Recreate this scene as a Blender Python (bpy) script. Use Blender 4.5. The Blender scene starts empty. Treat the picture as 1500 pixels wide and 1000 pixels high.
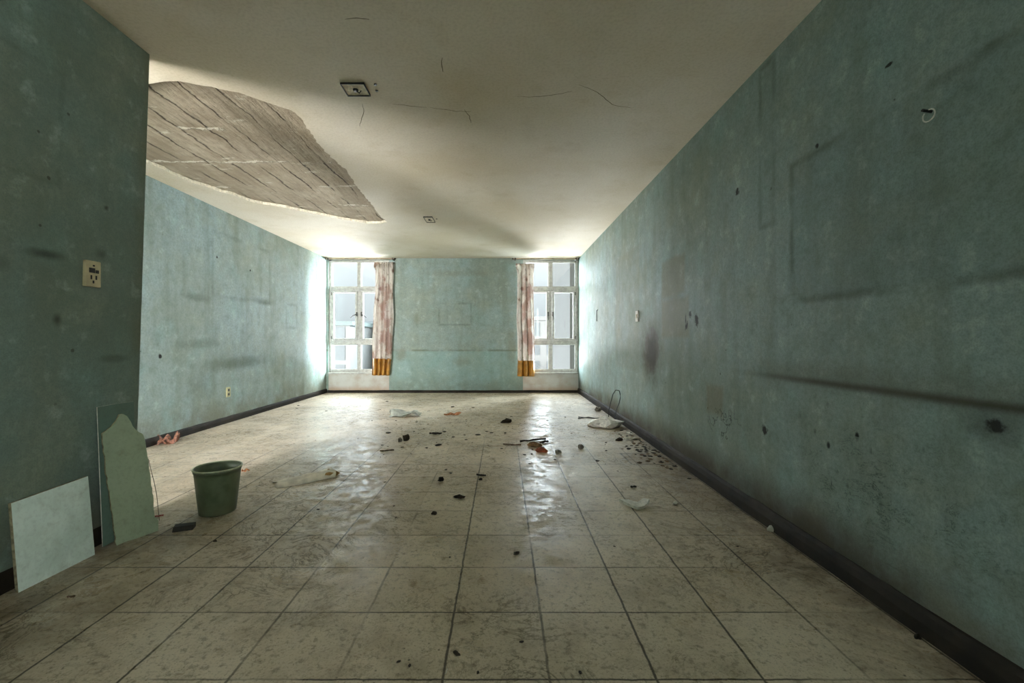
import bpy, bmesh, math, random
from mathutils import Vector, Matrix, noise as mnoise
random.seed(7)
SC = bpy.context.scene
COL = SC.collection

# ------------------------------------------------------------------ scale of the place
EYE = 1.05            # camera height
F = 638.0             # focal length in pixels of the 1500 px wide frame
VX, VY = 736.0, 497.0 # vanishing point of the room
XR, XL, YB, ZC = 1.508, -3.474, 8.59, 2.652
YF = -2.6
PT = 2.47  # end of the partition
TILE, TX, TY = 0.331, 0.1455, 1.345

def fl(px, py, z=0.0):
    """floor point (at height z) seen at a pixel"""
    Y = (EYE - z) * F / (py - VY)
    return Vector(((px - VX) / F * Y, Y, z))
def ce(px, py):
    Y = (ZC - EYE) * F / (VY - py)
    return ((px - VX) / F * Y, Y)

# ------------------------------------------------------------------ object helpers
def link(name, me, mat=None, parent=None):
    o = bpy.data.objects.new(name, me)
    COL.objects.link(o)
    if mat is not None:
        me.materials.append(mat)
    if parent is not None:
        o.parent = parent
    return o
def bm_obj(name, bm, mat, parent=None, smooth=False):
    me = bpy.data.meshes.new(name)
    bmesh.ops.recalc_face_normals(bm, faces=bm.faces)
    bm.to_mesh(me); bm.free()
    if smooth:
        for p in me.polygons: p.use_smooth = True
    return link(name, me, mat, parent)
def empty(name, loc=(0, 0, 0), rz=0):
    o = bpy.data.objects.new(name, None)
    o.empty_display_size = 0.1
    COL.objects.link(o); o.location = loc; o.rotation_euler = (0, 0, rz)
    return o
def tag(o, label, cat, group=None, kind=None):
    o['label'] = label; o['category'] = cat
    if group: o['group'] = group
    if kind: o['kind'] = kind
    return o
def struct(o):
    o['kind'] = 'structure'; return o
def box(bm, x0, x1, y0, y1, z0, z1, bev=0.0, mi=0):
    vs = [bm.verts.new(c) for c in ((x0,y0,z0),(x1,y0,z0),(x1,y1,z0),(x0,y1,z0),(x0,y0,z1),(x1,y0,z1),(x1,y1,z1),(x0,y1,z1))]
    fs = [bm.faces.new([vs[i] for i in f]) for f in ((0,3,2,1),(4,5,6,7),(0,1,5,4),(1,2,6,5),(2,3,7,6),(3,0,4,7))]
    for f in fs: f.material_index = mi
    if bev > 0:
        es = list({e for f in fs for e in f.edges})
        bmesh.ops.bevel(bm, geom=es, offset=bev, segments=2, affect='EDGES', profile=0.6)
    return fs
def tube(bm, pts, r, n=8, cap=True):
    pts = [Vector(p) for p in pts]
    rs = r if isinstance(r, (list, tuple)) else [r] * len(pts)
    rings = []
    for i, p in enumerate(pts):
        d = (pts[min(i+1, len(pts)-1)] - pts[max(i-1, 0)]).normalized()
        a = d.orthogonal().normalized() if i == 0 else (rings_a - d * rings_a.dot(d)).normalized()
        rings_a = a
        b = d.cross(a)
        rings.append([bm.verts.new(p + (a*math.cos(2*math.pi*k/n) + b*math.sin(2*math.pi*k/n))*rs[i]) for k in range(n)])
    for i in range(len(rings)-1):
        for k in range(n):
            bm.faces.new((rings[i][k], rings[i][(k+1) % n], rings[i+1][(k+1) % n], rings[i+1][k]))
    if cap:
        bm.faces.new(list(reversed(rings[0]))); bm.faces.new(rings[-1])
def lathe(bm, prof, n=48):
    rings = []
    for r, z in prof:
        if r < 1e-6:
            rings.append([bm.verts.new((0, 0, z))])
        else:
            rings.append([bm.verts.new((r*math.cos(2*math.pi*k/n), r*math.sin(2*math.pi*k/n), z)) for k in range(n)])
    for a, b in zip(rings, rings[1:]):
        for k in range(n):
            k2 = (k+1) % n
            if len(a) == 1 and len(b) == 1: continue
            if len(a) == 1: bm.faces.new((a[0], b[k2], b[k]))
            elif len(b) == 1: bm.faces.new((a[k], a[k2], b[0]))
            else: bm.faces.new((a[k], a[k2], b[k2], b[k]))
def slab(bm, outline, depth_vec):
    """closed outline (3-D points) extruded by depth_vec"""
    d = Vector(depth_vec)
    a = [bm.verts.new(p) for p in outline]
    b = [bm.verts.new(Vector(p) + d) for p in outline]
    n = len(a)
    ea = [bm.edges.new((a[i], a[(i+1) % n])) for i in range(n)]
    eb = [bm.edges.new((b[i], b[(i+1) % n])) for i in range(n)]
    bmesh.ops.triangle_fill(bm, edges=ea, use_beauty=True)
    bmesh.ops.triangle_fill(bm, edges=eb, use_beauty=True)
    for i in range(n):
        bm.faces.new((a[i], a[(i+1) % n], b[(i+1) % n], b[i]))
def jag(pts, step, amp, closed=True, rnd=random):
    """subdivide a 2-D outline and roughen it"""
    out = []
    n = len(pts)
    for i in range(n if closed else n-1):
        p, q = Vector(pts[i]), Vector(pts[(i+1) % n])
        k = max(1, int((q-p).length/step))
        nn = Vector((-(q-p).y, (q-p).x))
        if nn.length > 0: nn.normalize()
        for j in range(k):
            t = j/k
            out.append(p.lerp(q, t) + nn*(0 if j == 0 else rnd.uniform(-amp, amp)))
    if not closed: out.append(Vector(pts[-1]))
    return out

# ------------------------------------------------------------------ material helpers
def srgb(r, g, b):
    f = lambda c: (c/255)/12.92 if c/255 <= 0.04045 else (((c/255)+0.055)/1.055)**2.4
    return (f(r), f(g), f(b), 1.0)
class M:
    def __init__(s, name):
        s.m = bpy.data.materials.new(name); s.m.use_nodes = True
        s.t = s.m.node_tree; s.t.nodes.clear()
        s.out = s.t.nodes.new('ShaderNodeOutputMaterial')
        s.b = s.t.nodes.new('ShaderNodeBsdfPrincipled')
        s.t.links.new(s.b.outputs[0], s.out.inputs[0])
        s.tc = s.t.nodes.new('ShaderNodeTexCoord')
        s.P = s.tc.outputs['Object']
        sx = s.t.nodes.new('ShaderNodeSeparateXYZ'); s.t.links.new(s.P, sx.inputs[0])
        s.X, s.Y, s.Z = sx.outputs
    def put(s, sock, v):
        if hasattr(v, 'is_linked') or isinstance(v, bpy.types.NodeSocket): s.t.links.new(v, sock)
        else:
            if isinstance(v, tuple) and len(v) == 3 and sock.type == 'RGBA': v = v + (1,)
            sock.default_value = v
    def set(s, **k):
        for n, v in k.items(): s.put(s.b.inputs[n.replace('_', ' ')], v)
        return s
    def m2(s, op, a, b=0.0, c=0.0, clamp=False):
        n = s.t.nodes.new('ShaderNodeMath'); n.operation = op; n.use_clamp = clamp
        for i, v in enumerate((a, b, c)): s.put(n.inputs[i], v)
        return n.outputs[0]
    def add(s, a, b): return s.m2('ADD', a, b)
    def sub(s, a, b): return s.m2('SUBTRACT', a, b)
    def mul(s, a, b): return s.m2('MULTIPLY', a, b)
    def mix(s, f, a, b, mode='MIX'):
        n = s.t.nodes.new('ShaderNodeMix'); n.data_type = 'RGBA'; n.blend_type = mode
        s.put(n.inputs[0], f); s.put(n.inputs[6], a); s.put(n.inputs[7], b)
        return n.outputs[2]
    def sm(s, v, lo, hi, a=0.0, b=1.0):
        n = s.t.nodes.new('ShaderNodeMapRange'); n.interpolation_type = 'SMOOTHSTEP'
        for i, x in enumerate((v, lo, hi, a, b)): s.put(n.inputs[i], x)
        return n.outputs[0]
    def vec(s, x, y, z):
        n = s.t.nodes.new('ShaderNodeCombineXYZ')
        for i, v in enumerate((x, y, z)): s.put(n.inputs[i], v)
        return n.outputs[0]
    def sc(s, v, k):
        n = s.t.nodes.new('ShaderNodeVectorMath'); n.operation = 'MULTIPLY'
        s.put(n.inputs[0], v); n.inputs[1].default_value = k
        return n.outputs[0]
    def noise(s, scale, det=4.0, rough=0.55, vec=None, dist=0.0, off=0.0):
        n = s.t.nodes.new('ShaderNodeTexNoise')
        v = s.P if vec is None else vec
        if off:
            a = s.t.nodes.new('ShaderNodeVectorMath'); a.operation = 'ADD'
            s.put(a.inputs[0], v); a.inputs[1].default_value = (off, off*1.7, off*.6); v = a.outputs[0]
        s.put(n.inputs['Vector'], v); n.inputs['Scale'].default_value = scale
        n.inputs['Detail'].default_value = det; n.inputs['Roughness'].default_value = rough
        n.inputs['Distortion'].default_value = dist
        return n.outputs[0]
    def voro(s, scale, vec=None, feature='F1', out=0):
        n = s.t.nodes.new('ShaderNodeTexVoronoi'); n.feature = feature
        s.put(n.inputs['Vector'], s.P if vec is None else vec); n.inputs['Scale'].default_value = scale
        return n.outputs[out]
    def white(s, vec):
        n = s.t.nodes.new('ShaderNodeTexWhiteNoise'); s.put(n.inputs['Vector'], vec); return n.outputs[0]
    def bump(s, h, strength=0.3, dist=0.01):
        n = s.t.nodes.new('ShaderNodeBump'); n.inputs['Strength'].default_value = strength
        n.inputs['Distance'].default_value = dist; s.put(n.inputs['Height'], h)
        s.t.links.new(n.outputs[0], s.b.inputs['Normal'])
    # shapes on a plane with coordinates u, v
    def blob(s, u, v, uc, vc, ru, rv, wob=None, soft=1.0):
        du = s.m2('DIVIDE', s.sub(u, uc), ru); dv = s.m2('DIVIDE', s.sub(v, vc), rv)
        d = s.m2('SQRT', s.add(s.mul(du, du), s.mul(dv, dv)))
        if wob is not None: d = s.add(d, wob)
        return s.sm(d, 1.0+0.0, 1.0-soft, 0.0, 1.0) if False else s.m2('SUBTRACT', 1.0, s.sm(d, 1.0-soft, 1.0))
    def rect(s, u, v, u0, u1, v0, v1):
        du = s.sub(s.m2('ABSOLUTE', s.sub(u, (u0+u1)/2)), (u1-u0)/2)
        dv = s.sub(s.m2('ABSOLUTE', s.sub(v, (v0+v1)/2)), (v1-v0)/2)
        return s.m2('MAXIMUM', du, dv)     # < 0 inside

def plain(name, col, rough=0.6, var=0.12, scale=30.0, metal=0.0, bump=0.0, spec=0.4):
    m = M(name)
    n = m.noise(scale, 4)
    dark = tuple(c*(1-2.2*var) for c in col[:3]) + (1,); lite = tuple(min(1, c*(1+2.2*var)) for c in col[:3]) + (1,)
    m.set(Base_Color=m.mix(m.sm(n, 0.3, 0.7), dark, lite), Roughness=rough, Metallic=metal, Specular_IOR_Level=spec)
    if bump: m.bump(n, bump, 0.004)
    return m.m

def wall_mat(name, axis, extra=None, tint=(140, 157, 154)):
    m = M(name)
    u = m.Y if axis == 'y' else m.X
    v = m.Z
    base = srgb(*tint)
    n1 = m.noise(0.9, 5, 0.6); n2 = m.noise(2.6, 6, 0.62, off=3.1); n3 = m.noise(45, 3, 0.6); n4 = m.noise(9, 6, 0.65, off=7)
    stre = m.noise(1.0, 5, 0.6, vec=m.sc(m.P, (5.0, 5.0, 0.5)), off=1.3)
    c = m.mix(m.sm(n1, 0.35, 0.65), base, srgb(*[int(k*f) for k, f in zip(tint, (0.94, 0.90, 0.84))]))
    c = m.mix(m.mul(m.sm(n2, 0.46, 0.7), 0.55), c, srgb(146, 152, 134))
    c = m.mix(m.mul(m.sm(n2, 0.5, 0.28), 0.35), c, srgb(134, 166, 158))
    c = m.mix(m.mul(m.sm(stre, 0.47, 0.68), 0.38), c, srgb(112, 118, 102))
    c = m.mix(m.mul(m.sm(n4, 0.50, 0.70), 0.42), c, srgb(110, 122, 110))
    c = m.mix(m.mul(m.sm(n4, 0.46, 0.28), 0.32), c, srgb(186, 200, 190))
    c = m.mix(m.mul(m.sm(n3, 0.35, 0.75), 0.35), c, srgb(96, 110, 100))
    n6 = m.noise(150, 2, 0.7, off=13)
    c = m.mix(m.mul(m.sm(n6, 0.42, 0.68), 0.35), c, srgb(92, 106, 98))
    # grime above the skirting
    low = m.mul(m.sm(v, 0.42, 0.06), m.sm(n2, 0.3, 0.6))
    c = m.mix(m.mul(low, 0.6), c, srgb(96, 88, 66))
    # flecks of damage
    fl_ = m.mul(m.sm(m.add(m.voro(7.0), m.mul(m.sub(m.noise(40, 3, .6), .5), .10)), 0.07, 0.04), m.sm(m.noise(1.3, 2, off=11), 0.52, 0.62))
    c = m.mix(m.mul(fl_, 0.7), c, srgb(58, 56, 44))
    wob = m.mul(m.sub(m.noise(5, 5, 0.65, off=5), 0.5), 1.3)
    wob2 = m.mul(m.sub(m.noise(22, 4, 0.6, off=9), 0.5), 1.2)
    if extra: c = extra(m, u, v, c, wob, wob2, n4)
    rough = m.add(0.42, m.mul(n4, 0.3))
    m.set(Base_Color=c, Roughness=rough, Specular_IOR_Level=0.12)
    m.bump(m.add(m.mul(n3, 0.35), m.add(m.mul(n4, 0.8), n2)), 0.35, 0.006)
    return m.m

def ghost(m, u, v, c, r, col, k, w=0.012, brk=None):
    d = m.m2('ABSOLUTE', m.rect(u, v, *r))
    g = m.mul(m.sm(m.add(d, m.mul(m.sub(m.noise(7, 4, .6, off=3), .5), w*1.6)), w*1.5, 0.0), .7)
    if brk is not None: g = m.mul(g, brk)
    return m.mix(m.mul(g, k), c, col)
GR = srgb(70, 76, 62); BLK = srgb(26, 24, 18); BRN = srgb(96, 80, 58)

def right_marks(m, u, v, c, wob, wob2, n4):
    brk = m.sm(m.noise(3.2, 3, off=21), 0.38, 0.6)
    # line left by furniture at dado height
    ln = m.mul(m.sm(m.m2('ABSOLUTE', m.sub(v, m.add(0.846, m.mul(wob, 0.006)))), 0.030, 0.0), m.sm(u, 2.95, 2.0))
    c = m.mix(m.mul(ln, 0.85), c, srgb(50, 45, 30))
    ln2 = m.mul(m.sm(m.m2('ABSOLUTE', m.sub(v, 0.875)), 0.10, 0.0), m.sm(u, 2.9, 2.2))
    c = m.mix(m.mul(ln2, 0.35), c, srgb(80, 76, 52))
    c = m.mix(m.mul(m.blob(u, v, 4.43, 0.93, 0.46, 0.46, m.mul(wob, .6), 0.85), 0.9), c, srgb(74, 64, 40))
    c = m.mix(m.mul(m.blob(u, v, 4.42, 0.92, 0.28, 0.34, m.mul(wob, 1.0), 0.8), 0.75), c, srgb(38, 32, 18))
    for (a, b, ru, rv, k) in ((3.86, 1.6, .26, .17, .45), (3.82, 1.24, .3, .17, .45), (3.1, 0.62, .12, .1, .5), (5.3, 1.4, .5, .7, .2)):
        c = m.mix(m.mul(m.sm(m.add(m.rect(u, v, a-ru, a+ru, b-rv, b+rv), m.mul(wob, .05)), 0.03, -0.03), k), c, srgb(116, 106, 78))
    for (a, b, ru, rv) in ((3.385, 1.19, .032, .05), (3.56, 1.16, .02, .03), (3.50, 1.25, .03, .02), (3.585, 1.20, .012, .06),
                           (2.505, .528, .02, .03), (2.80, 2.0, .02, .02), (2.085, 1.98, .012, .012), (1.70, 2.12, .014, .006), (1.33, .785, .022, .022)):
        c = m.mix(m.mul(m.blob(u, v, a, b, ru*1.3, rv*1.3, m.mul(wob2, 2.4), 0.6), 0.95), c, BLK)
    c = m.mix(m.mul(m.blob(u, v, 1.33, .785, .12, .09, wob, 1.0), 0.45), c, BLK)
    c = ghost(m, u, v, c, (1.0, 2.27, 1.245, 1.95), GR, 0.8, 0.022, brk)
    c = m.mix(m.mul(m.sm(m.add(m.rect(u, v, 1.0, 2.27, 1.245, 1.95), m.mul(wob, .02)), 0.01, -0.02), 0.16), c, srgb(60, 84, 82))
    c = ghost(m, u, v, c, (2.42, 2.55, 1.7, 2.62), GR, 0.5, 0.02, brk)
    # scraped, pitted area low on the wall
    reg = m.blob(u, v, 1.86, 0.56, 0.5, 0.33, m.mul(wob, .5), 0.8)
    pit = m.sm(m.voro(15.0, vec=m.sc(m.P, (1, 1.3, .8))), 0.30, 0.12)
    keep = m.sm(m.white(m.vec(m.m2('FLOOR', m.mul(u, 9)), m.m2('FLOOR', m.mul(v, 11)), 0.0)), 0.45, 0.6)
    c = m.mix(m.mul(m.mul(pit, keep), m.mul(reg, 1.0)), c, srgb(20, 24, 20))
    scr = m.noise(9, 6, 0.7, vec=m.sc(m.P, (1, 1.0, 2.4)), dist=1.5, off=4)
    reg2 = m.blob(u, v, 1.75, 0.42, 0.75, 0.36, m.mul(wob, .6), 0.9)
    c = m.mix(m.mul(m.mul(m.sm(m.m2('ABSOLUTE', m.sub(scr, 0.5)), 0.03, 0.0), reg2), m.mul(m.sm(n4, .44, .6), 0.8)), c, srgb(40, 56, 52))
    crk = m.noise(4, 5, 0.65, off=15)
    reg3 = m.blob(u, v, 2.95, 0.47, 0.3, 0.16, m.mul(wob, .6), 0.7)
    c = m.mix(m.mul(m.mul(m.sm(m.m2('ABSOLUTE', m.sub(crk, 0.5)), 0.018, 0.0), reg3), 0.8), c, BLK)
    sk = m.mul(m.sm(v, 0.33, 0.09), m.sm(m.noise(1.8, 5, .6, off=2), 0.25, 0.6))
    c = m.mix(m.mul(sk, 0.85), c, srgb(62, 52, 38))
    return c
def left_marks(m, u, v, c, wob, wob2, n4):
    brk = m.sm(m.noise(2.2, 3, off=21), 0.36, 0.6)
    c = ghost(m, u, v, c, (5.22, 6.5, 1.58, 2.35), GR, 0.45, 0.03, brk)
    c = ghost(m, u, v, c, (4.75, 5.15, 1.5, 2.1), GR, 0.3, 0.03, brk)
    c = ghost(m, u, v, c, (7.0, 7.35, 1.24, 1.62), GR, 0.35, 0.025, brk)
    for (a, b, ru, rv, k) in ((5.7, .74, .95, .13, .6), (5.0, 1.0, .5, .08, .35), (4.95, 1.53, .35, .06, .4), (6.3, 1.6, .5, .06, .4), (5.0, .5, .35, .3, .3)):
        c = m.mix(m.mul(m.blob(u, v, a, b, ru, rv, m.mul(wob, .6), 0.9), k), c, srgb(74, 80, 64))
    for (a, b, r) in ((5.3, 2.05, .02), (6.0, 2.0, .02), (4.42, 0.88, .03)):
        c = m.mix(m.blob(u, v, a, b, r, r, wob2, 0.6), c, BLK)
    return c
def part_marks(m, u, v, c, wob, wob2, n4):
    for (a, b, ru, rv, k) in ((1.94, 1.43, .13, .035, .65), (1.995, 1.14, .035, .045, .7), (2.30, .95, .12, .03, .4), (1.75, 1.36, .06, .05, .3), (2.2, 1.48, .05, .05, .45), (2.22, 1.72, .02, .02, .7)):
        c = m.mix(m.mul(m.blob(u, v, a, b, ru, rv, m.mul(wob, .6), 0.9), k), c, srgb(48, 50, 36))
    ed = m.mul(m.sm(u, PT-0.13, PT), m.sm(m.noise(2.0, 4, off=6), 0.3, 0.6))
    c = m.mix(m.mul(ed, 0.45), c, srgb(92, 88, 58))
    c = ghost(m, u, v, c, (1.55, 1.98, 1.75, 2.25), GR, 0.35, 0.015, m.sm(n4, .35, .6))
    return c
def back_marks(m, u, v, c, wob, wob2, n4):
    brk = m.sm(m.noise(2.6, 4, off=21), 0.36, 0.58)
    ln = m.mul(m.sm(m.m2('ABSOLUTE', m.sub(v, m.add(0.835, m.mul(wob, 0.02)))), 0.035, 0.0), brk)
    c = m.mix(m.mul(ln, 0.55), c, srgb(84, 88, 66))
    c = m.mix(m.mul(m.sm(v, .83, .80), 0.18), c, srgb(112, 160, 152))
    c = ghost(m, u, v, c, (-1.25, -0.62, 1.34, 1.76), GR, 0.45, 0.022, brk)
    for (a, b, ru, rv, k) in ((-2.0, .75, .16, .2, .5), (.2, .9, .14, .5, .35), (-.8, .6, .3, .14, .3), (-.9, 2.35, 1.0, .1, .3), (-1.7, 1.45, .1, .2, .25)):
        c = m.mix(m.mul(m.blob(u, v, a, b, ru, rv, m.mul(wob, .7), 0.9), k), c, srgb(104, 96, 70))
    return c

MAT = {}
MAT['wall_right'] = wall_mat('right wall paint', 'y', right_marks)
MAT['wall_left'] = wall_mat('left wall paint', 'y', left_marks, (152, 167, 167))
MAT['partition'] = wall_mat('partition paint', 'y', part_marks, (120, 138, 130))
MAT['wall_back'] = wall_mat('back wall paint', 'x', back_marks, (138, 154, 150))
MAT['wall_plain'] = wall_mat('plain wall paint', 'x', None, (70, 74, 66))  # unseen front walls tinted dark to cut light bounced near the camera

def cream_mat():
    m = M('cream parapet paint')
    n = m.noise(4, 6, 0.6)
    c = m.mix(m.sm(n, 0.35, 0.7), srgb(172, 172, 164), srgb(156, 148, 132))
    c = m.mix(m.mul(m.sm(m.Z, 0.16, 0.03), 0.6), c, srgb(150, 118, 88))
    m.set(Base_Color=c, Roughness=0.6, Specular_IOR_Level=0.3); m.bump(n, 0.2, 0.005)
    return m.m
MAT['cream'] = cream_mat()

def ceiling_mat():
    m = M('ceiling plaster')
    n1 = m.noise(0.8, 5, 0.6); n2 = m.noise(3.5, 6, 0.6, off=2); n3 = m.noise(60, 3, 0.6)
    c = m.mix(m.sm(n1, 0.35, 0.68), srgb(206, 197, 178), srgb(196, 184, 158))
    c = m.mix(m.mul(m.sm(n2, 0.5, 0.75), 0.35), c, srgb(176, 160, 126))
    c = m.mix(m.mul(m.sm(n3, 0.4, 0.7), 0.15), c, srgb(120, 110, 84))
    m.set(Base_Color=c, Roughness=0.75, Specular_IOR_Level=0.2)
    m.bump(m.add(n2, m.mul(n3, 0.4)), 0.35, 0.008)
    return m.m
MAT['ceiling'] = ceiling_mat()

def concrete_mat():
    m = M('board marked concrete')
    n1 = m.noise(2.2, 6, 0.65); n2 = m.noise(14, 6, 0.7, off=3); n3 = m.noise(1.2, 7, 0.7, vec=m.sc(m.P, (16, 2.0, 1)), off=5)
    c = m.mix(m.sm(n1, 0.3, 0.7), srgb(170, 156, 134), srgb(140, 126, 104))
    c = m.mix(m.mul(m.sm(n3, 0.4, 0.72), 0.75), c, srgb(126, 114, 94))
    c = m.mix(m.mul(m.sm(n2, 0.45, 0.75), 0.55), c, srgb(130, 118, 98))
    c = m.mix(m.mul(m.sm(n2, 0.42, 0.22), 0.45), c, srgb(184, 174, 152))
    wx = m.add(m.X, m.mul(m.sub(m.noise(2.5, 5, .7, off=8), 0.5), 0.12))
    wy = m.add(m.Y, m.mul(m.sub(m.noise(3.5, 6, .75, off=12), 0.5), 0.22))
    fx = m.m2('ABSOLUTE', m.sub(m.m2('FRACT', m.mul(wx, 4.6)), 0.5))
    seam = m.mul(m.sm(fx, 0.06, 0.0), m.sm(m.noise(2.0, 4, off=17), 0.40, 0.60))
    c = m.mix(m.mul(seam, 0.85), c, srgb(48, 40, 32))
    fy = m.m2('ABSOLUTE', m.sub(m.m2('FRACT', m.add(m.mul(wy, 1.55), 0.28)), 0.5))
    rid = m.mul(m.sm(m.add(fy, m.mul(m.sub(n2, .5), .12)), 0.045, 0.01), m.sm(m.noise(3.0, 5, .65, off=27), 0.50, 0.57))
    c = m.mix(m.mul(rid, 0.9), c, srgb(206, 196, 174))
    pat = m.sm(m.noise(4.5, 6, .62, vec=m.sc(m.P, (1.0, 2.2, 1)), off=33), 0.62, 0.68)
    c = m.mix(m.mul(pat, 0.6), c, srgb(200, 190, 168))
    m.set(Base_Color=c, Roughness=0.9, Specular_IOR_Level=0.15)
    m.bump(m.sub(m.add(m.mul(n2, 0.7), m.add(n3, m.mul(rid, 0.6))), m.mul(seam, 0.6)), 0.9, 0.02)
    return m.m
MAT['concrete'] = concrete_mat()
MAT['plaster_edge'] = plain('broken plaster', srgb(206, 196, 172), 0.9, 0.1, 40, bump=0.3)

def floor_mat():
    m = M('dusty floor tiles')
    wob = m.mul(m.sub(m.noise(14, 5, .7), 0.5), 0.012)
    gx = m.m2('DIVIDE', m.sub(m.add(m.X, wob), TX), TILE); gy = m.m2('DIVIDE', m.sub(m.add(m.Y, wob), TY), TILE)
    fx = m.sub(0.5, m.m2('ABSOLUTE', m.sub(m.m2('FRACT', gx), 0.5))); fy = m.sub(0.5, m.m2('ABSOLUTE', m.sub(m.m2('FRACT', gy), 0.5)))
    idx = m.vec(m.m2('FLOOR', gx), m.m2('FLOOR', gy), 0.0)
    rnd = m.white(idx)
    rndx = m.white(m.vec(m.m2('ROUND', gx), 3.3, 1.0))
    n1 = m.noise(1.1, 6, 0.62); n2 = m.noise(5.5, 7, 0.65, off=2.2); n3 = m.noise(38, 4, 0.65, off=6); n4 = m.noise(2.4, 6, 0.66, dist=1.2, off=9)
    c = m.mix(rnd, srgb(210, 195, 173), srgb(196, 180, 156))
    c = m.mix(m.mul(m.sm(n1, 0.40, 0.64), 0.42), c, srgb(158, 142, 116))
    c = m.mix(m.mul(m.sm(n2, 0.47, 0.66), 0.38), c, srgb(136, 120, 96))
    c = m.mix(m.mul(m.sm(n2, 0.44, 0.25), 0.35), c, srgb(206, 198, 180))
    c = m.mix(m.mul(m.sm(n3, 0.52, 0.68), 0.5), c, srgb(96, 84, 62))
    n5 = m.noise(110, 3, 0.7, off=51)
    c = m.mix(m.mul(m.sm(n5, 0.5, 0.7), 0.4), c, srgb(92, 80, 60))
    c = m.mix(m.mul(m.sm(m.voro(60, vec=m.sc(m.P, (1, 1, 0))), 0.16, 0.08), 0.5), c, srgb(64, 54, 38))
    # scuffs, wiped trails
    sw = m.noise(3.0, 6, 0.68, dist=2.6, off=31)
    swm = m.mul(m.sm(m.m2('ABSOLUTE', m.sub(sw, 0.5)), 0.03, 0.0), m.sm(n1, 0.42, 0.6))
    c = m.mix(m.mul(swm, 0.7), c, srgb(84, 76, 58))
    # specks
    sp = m.mul(m.sm(m.voro(26, vec=m.sc(m.P, (1, 1, 0))), 0.14, 0.06), m.sm(m.noise(2.0, 3, off=41), 0.42, 0.62))
    c = m.mix(m.mul(sp, 0.8), c, srgb(50, 42, 30))
    # debris dust around the middle of the room
    dd = m.blob(m.X, m.Y, -0.2, 5.1, 2.0, 2.0, m.mul(m.sub(n4, .5), 1.2), 0.9)
    fine = m.sm(m.noise(16, 6, 0.72, vec=m.sc(m.P, (1, .7, 1)), off=13), 0.55, 0.68)
    c = m.mix(m.mul(m.mul(dd, fine), 0.75), c, srgb(90, 76, 56))
    # dirt along the right wall; browner, darker floor beside the partition
    dr = m.mul(m.sm(m.X, XR-0.55, XR-0.03), m.sm(n4, 0.3, 0.6))
    c = m.mix(m.mul(dr, 0.65), c, srgb(84, 72, 52))
    dl = m.mul(m.mul(m.sm(m.X, -1.2, -2.0), m.sm(m.Y, 2.9, 2.4)), m.sm(n4, 0.25, 0.6))
    c = m.mix(m.mul(dl, 0.75), c, srgb(86, 74, 52))
    tp = m.rect(m.add(m.X, m.mul(wob, 2.0)), m.add(m.Y, m.mul(wob, 3.0)), 1.09, 1.44, 3.66, 4.02)
    c = m.mix(m.mul(m.sm(tp, 0.0, -.02), 0.35), c, srgb(112, 92, 66))
    c = m.mix(m.mul(m.mul(m.sm(m.m2('ABSOLUTE', tp), .016, .003), m.sm(n4, .36, .5)), 0.85), c, srgb(46, 36, 24))
    # joints, partly filled with dust towards the windows
    gb = m.noise(1.7, 4, 0.6, off=19)
    far = m.sm(m.Y, 5.0, 3.5)
    jx = m.mul(m.mul(m.sm(fx, 0.020, 0.006), m.sm(m.add(m.mul(gb, .8), m.mul(rndx, .35)), 0.34, 0.60)), far)
    jy = m.mul(m.mul(m.sm(fy, 0.016, 0.005), m.sm(m.noise(1.3, 4, .6, off=23), 0.32, 0.56)), far)
    j = m.m2('MAXIMUM', jx, jy)
    c = m.mix(m.mul(j, 0.88), c, srgb(44, 36, 24))
    n7 = m.noise(11, 7, 0.7, dist=0.8, off=61)
    gloss = m.add(m.add(0.26, m.mul(m.sm(n7, 0.44, 0.62), 0.30)), m.add(m.mul(swm, 0.25), m.mul(m.sm(n4, 0.4, 0.65), 0.14)))
    m.set(Base_Color=c, Roughness=gloss, Specular_IOR_Level=0.34)
    m.bump(m.sub(m.add(m.mul(n2, 0.10), m.add(m.mul(n7, 0.05), m.mul(n3, 0.06))), m.mul(j, 0.2)), 0.3, 0.006)
    return m.m
MAT['floor'] = floor_mat()

def base_mat():
    m = M('grimy dark skirting')
    n = m.noise(5, 6, 0.65); n2 = m.noise(1.2, 4, .6, off=4)
    c = m.mix(m.sm(n, 0.35, 0.7), srgb(44, 38, 30), srgb(26, 22, 17))
    c = m.mix(m.mul(m.sm(n2, .5, .7), .5), c, srgb(70, 60, 46))
    m.set(Base_Color=c, Roughness=0.75, Specular_IOR_Level=0.15); m.bump(n, 0.4, 0.006)
    return m.m
MAT['skirting'] = base_mat()
MAT['frame'] = plain('chipped white window paint', srgb(160, 158, 150), 0.5, 0.08, 22)
MAT['handle'] = plain('dark metal', srgb(58, 54, 48), 0.4, 0.1, 50, metal=0.6)
MAT['rail'] = plain('old brown and white wood', srgb(150, 132, 108), 0.6, 0.25, 9)
MAT['plastic'] = plain('yellowed plastic', srgb(190, 176, 140), 0.45, 0.06, 20)
MAT['plastic_dark'] = plain('black plastic', srgb(28, 26, 22), 0.5, 0.1, 20)
MAT['outlet'] = plain('aged ochre plastic', srgb(168, 160, 120), 0.5, 0.06, 20)
MAT['white'] = plain('white plaster chips', srgb(214, 210, 200), 0.8, 0.08, 40, bump=0.3)
MAT['dark'] = plain('dark debris', srgb(46, 38, 28), 0.85, 0.25, 60, bump=0.4)
MAT['brown'] = plain('brown debris', srgb(104, 80, 52), 0.85, 0.2, 50, bump=0.4)
MAT['grey'] = plain('grey debris', srgb(120, 114, 102), 0.85, 0.2, 50, bump=0.4)
MAT['orange'] = plain('orange scrap', srgb(158, 104, 66), 0.7, 0.2, 30)
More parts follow.
